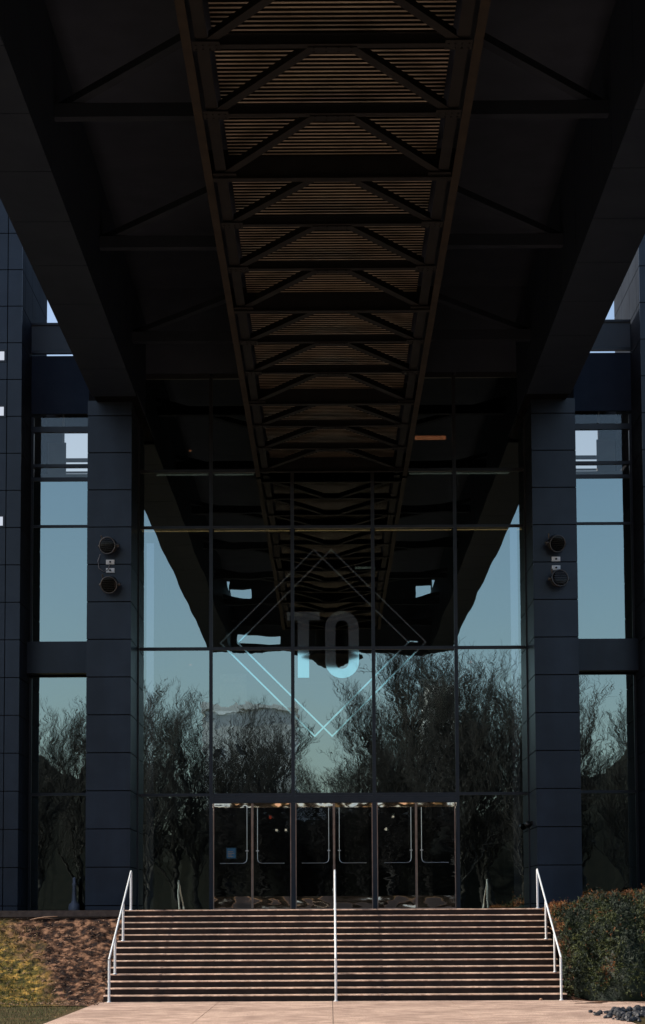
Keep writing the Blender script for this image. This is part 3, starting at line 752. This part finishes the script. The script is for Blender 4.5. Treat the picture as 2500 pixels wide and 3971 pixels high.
for k in range(260):      # stray shoots standing out of the hedge
    x = random.uniform(5.75, 11.5); P_ = hsurf(x, random.uniform(.25, 1.0)); d = Vector((random.uniform(-.4,.4), random.uniform(-.7,0), random.uniform(.5,1))).normalized()
    L_ = random.uniform(.10,.30); e = P_+d*L_; lf.add([P_+Vector((.008,0,0)), P_-Vector((.008,0,0)), e], [(0,1,2)], 1)
    for q_ in range(5): leafcluster(tp if random.random() < .4 else lf, P_+d*L_*q_/4, 0 if True else 1, .06)
lf.build('foliage', [M['leafA'], M['leafB']], hd, (-9,9,0))
o = tp.build('dry_tips', M['leafC'], hd, (-9,9,0)); o['label'] = 'rusty orange dried tips'
rk = MB()
for k in range(650):
    x = random.uniform(5.5, 9.5); y = random.uniform(-20.5, -14.3)
    if y > -16.6+(x-5.8)*1.25-.1 or y > -14.75 or (x < 5.95 and y > -17): continue
    r = random.uniform(.035,.085); h = random.uniform(.45,.75)
    a0 = random.uniform(0,6.3); c, s = math.cos(a0), math.sin(a0); e = random.uniform(.65,1)
    vs = []
    for (t_, rr) in ((0,.55),(.35,1),(.75,.85),(1,.35)):
        for q_ in range(7):
            a = 6.283*q_/7; j = random.uniform(.88,1.1); px_, py_ = math.cos(a)*r*rr*j, math.sin(a)*r*rr*e*j
            vs.append((x+px_*c-py_*s, y+px_*s+py_*c, -.01+r*2*h*t_+random.uniform(0,.004)))
    fs = [(i*7+q_, i*7+(q_+1)%7, (i+1)*7+(q_+1)%7, (i+1)*7+q_) for i in range(3) for q_ in range(7)]+[tuple(range(21,28))]
    rk.add(vs, fs, 0, False)
tag(rk.build('river_stones', M['stone']), 'bed of dark river stones beside the paving at lower right', 'stones', kind='stuff')

# ---------------------------------------------------------------- trees and building behind the photographer, mirrored in the glass
def make_tree(seed, H, label, spread=.5):
    rnd = random.Random(seed)
    e = empty('bare_tree', (0,0,0), label, 'tree', 'bare trees across the lawn, mirrored in the glass')
    tr = MB(); br = MB()
    def grow(mb, p, d, L_, r, lev):
        n = 4 if lev < 3 else 3; pts = [p]; rs = [r]; q = p.copy(); dd = d.copy()
        for i in range(n):
            dd = (dd+Vector((rnd.uniform(-1,1),rnd.uniform(-1,1),rnd.uniform(-.2,.7)))*(.10+.07*lev)).normalized()
            q = q+dd*L_/n; pts.append(q.copy()); rs.append(r*(1-(i+1)/n*.55))
        mb.tube(pts, rs, 7 if lev == 0 else (4 if lev < 3 else 3), caps=False)
        if lev >= 5: return
        kids = [0, 7, 5, 4, 4][lev] if lev else 10
        for k in range(kids):
            t_ = (.30 if lev == 0 else .2)+(.7 if lev == 0 else .8)*k/max(1,kids-1)*.98
            i = min(n-1, int(t_*n)); f = t_*n-i
            P_ = pts[i].lerp(pts[i+1], min(1,f)); rr = rs[i]*.55
            az = rnd.uniform(0,6.283)+k*2.4; sp = spread*rnd.uniform(.7,1.3)
            o1 = dd.orthogonal().normalized(); o2 = dd.cross(o1)
            nd = (dd*1.0+(o1*math.cos(az)+o2*math.sin(az))*sp*1.5+Vector((0,0,.35))).normalized()
            LL = L_*(.62 if lev else .48)*rnd.uniform(.7,1.15)*(1-.35*t_ if lev == 0 else 1)
            grow(br, P_, nd, LL, max(.012, rr), lev+1)
    grow(tr, Vector((0,0,-.2)), Vector((rnd.uniform(-.05,.05),0,1)), H*.78, H*.018, 0)
    tr.build('trunk', M['bark'], e); br.build('crown', M['bark'], e)
    return e
protos = [make_tree(3, 15, '', .5), make_tree(11, 15, '', .42), make_tree(23, 15, '', .6)]
tl = [(-24,-92,1.0,0),(-18.5,-96,1.12,1),(-14.6,-90,.93,2),(-11.2,-99,1.05,0),(-8.2,-93,.86,1),(-5.2,-103,.90,2),(-2.0,-108,.72,0),
      (1.6,-104,.78,2),(4.6,-95,.84,1),(7.2,-98,1.22,0),(9.6,-91,1.15,2),(12.6,-94,1.08,1),(15.6,-90,1.0,0),(19.5,-97,1.1,2),(24,-92,1.0,1),(28,-95,1.05,0),(-28.5,-97,1.1,2),
      (-.4,-98,.80,1),(-3.6,-99,.88,0),(2.6,-97,.82,0),(-21.5,-104,1.15,1),(-16.2,-106,1.15,0),(-12.8,-105,1.1,2),(-9.8,-107,1.1,1),(-6.6,-110,1.1,0),(3.2,-109,1.05,2),(6.0,-106,1.2,1),(8.6,-104,1.45,0),(11.2,-103,1.35,1),(14.2,-101,1.25,2),(17.6,-105,1.3,0),(22,-103,1.3,1)]
tl.sort()
used = set(); allb = list(bpy.data.objects)

words = 'first second third fourth fifth sixth seventh eighth ninth tenth eleventh twelfth thirteenth fourteenth fifteenth sixteenth seventeenth eighteenth nineteenth twentieth twenty-first twenty-second twenty-third twenty-fourth twenty-fifth twenty-sixth twenty-seventh twenty-eighth twenty-ninth thirtieth thirty-first thirty-second thirty-third thirty-fourth thirty-fifth thirty-sixth'.split()
for i, (x, y, sc, k) in enumerate(tl):
    if k in used: o = copy_tree(protos[k], None, allb)
    else: o = protos[k]; used.add(k)
    o.location = (x, y, 0); o.rotation_euler = (0,0,i*1.37); o.scale = (sc*1.0, sc*1.0, sc*1.08)
    o['label'] = 'bare winter tree behind the photographer, %s from the left in the mirrored row' % words[i]
fw = MB(); rnd = random.Random(5)
nx = 160; vs = []
for i in range(nx+1):
    x = -60+120*i/nx; tp_ = 10.6+min(6, max(0, abs(x)-15)*.5)+1.8*noise.noise(Vector((x*.3,7,0)))+.8*noise.noise(Vector((x*1.3,7,0)))
    vs += [(x,-111,-.1),(x,-112.2,tp_*.7),(x,-114,tp_),(x,-117,tp_*.6)]
fw.add(vs, [(i*4+j, i*4+j+1, i*4+j+5, i*4+j+4) for i in range(nx) for j in range(3)])
for k in range(11000):
    x = rnd.uniform(-60,60); y = rnd.uniform(-122,-112); top = 10.5+4.2*noise.noise(Vector((x*.12,0,0)))+1.2*noise.noise(Vector((x*.5,3,0)))
    z = rnd.random()**1.25*top; r = rnd.uniform(.10,.30)
    a = Vector((rnd.uniform(-1,1),rnd.uniform(-1,1),rnd.uniform(-1,1))).normalized(); b_ = a.orthogonal().normalized(); c = a.cross(b_)
    P_ = Vector((x,y,z)); fw.add([P_+b_*r, P_+c*r*.6, P_-b_*r, P_-c*r*.6], [(0,1,2,3)])
tag(fw.build('far_shrubbery', M['farwood']), 'dark shrubbery behind the row of bare trees, mirrored in the glass', 'shrubbery', kind='stuff')
# pale hall far behind, mirrored between the trees
ph = empty('pale_hall', (-6,-150,0), 'pale flat roofed hall beyond the bare trees, mirrored in the glass', 'building')
q = MB(); q.box(-8,2,-12,0,0,24.6); q.box(-8.3,2.3,-12.3,.3,24.6,25.2); q.box(16.6,20.4,-10,-1,0,27.5); q.box(2,16.6,-10,-1,0,14); q.build('wall', M['pale'], ph)
for k in range(4):
    q = MB(); q.box(-7+k*2.3,-6.3+k*2.3,.001,.06,19.6,20.6); q.build('window', M['mull'], ph)

# added light bars, unseen behind header and transom, to brighten the hall
fx = [(-2.6,8.6,6.02),(0.2,8.6,6.02),(2.8,8.6,6.02),(-3.0,4.6,10.82),(2.7,4.6,10.82)]
for k, (x, y, z) in enumerate(fx):
    q = MB(); q.box(x-.6, x+.6, y-.05, y+.05, z, z+.04); part(q, 'added_fill_bar', M['linear'])
    q = MB(); q.box(x-.62, x+.62, y-.07, y+.07, z+.041, z+.08); q.tube([(x-.4,y,z+.08),(x-.4,y,z+(.1 if z < 8 else 4.2))], .012, 6); q.tube([(x+.4,y,z+.08),(x+.4,y,z+(.1 if z < 8 else 4.2))], .012, 6)
    part(q, 'added_fill_housing', M['black'])

# ---------------------------------------------------------------- light, sky, camera
EL, AZ = R(42), R(10)                     # sun to the left, a little behind the facade line
S = Vector((-math.cos(EL)*math.cos(AZ), math.cos(EL)*math.sin(AZ), math.sin(EL)))
ld = bpy.data.lights.new('sun', 'SUN'); ld.energy = 3.6; ld.angle = R(.5); ld.color = (1,.93,.84)
lo = bpy.data.objects.new('sun', ld); COL.objects.link(lo); lo.rotation_euler = S.to_track_quat('Z','Y').to_euler()
w = bpy.data.worlds.new('World'); SC.world = w; w.use_nodes = True
sk = w.node_tree.nodes.new('ShaderNodeTexSky'); sk.sky_type = 'NISHITA'; sk.sun_disc = False
sk.sun_elevation = EL; sk.sun_rotation = math.atan2(S.x, S.y); sk.air_density = 1.0; sk.dust_density = 2.2; sk.ozone_density = 1.0
bg = w.node_tree.nodes['Background']; bg.inputs[1].default_value = .14
w.node_tree.links.new(sk.outputs[0], bg.inputs[0])
cd = bpy.data.cameras.new('camera'); co = bpy.data.objects.new('camera', cd); COL.objects.link(co); SC.camera = co
co.location = (0,-58,2.16)
Mx = Matrix.Rotation(R(.22),3,'Z') @ Matrix.Rotation(R(94.6),3,'X') @ Matrix.Rotation(R(-.27),3,'Z')
co.rotation_euler = Mx.to_euler()
cd.sensor_fit = 'VERTICAL'; cd.sensor_height = 36; cd.lens = 4487/2408*36; cd.shift_y = (1784-1204)/2408
cd.clip_end = 3000; cd.clip_start = .1
SC.view_settings.view_transform = 'Standard'; SC.view_settings.look = 'None'; SC.view_settings.exposure = .45; SC.view_settings.gamma = 1
SC.render.engine = 'CYCLES'
SC.cycles.max_bounces = 8; SC.cycles.transparent_max_bounces = 12; SC.cycles.caustics_reflective = False
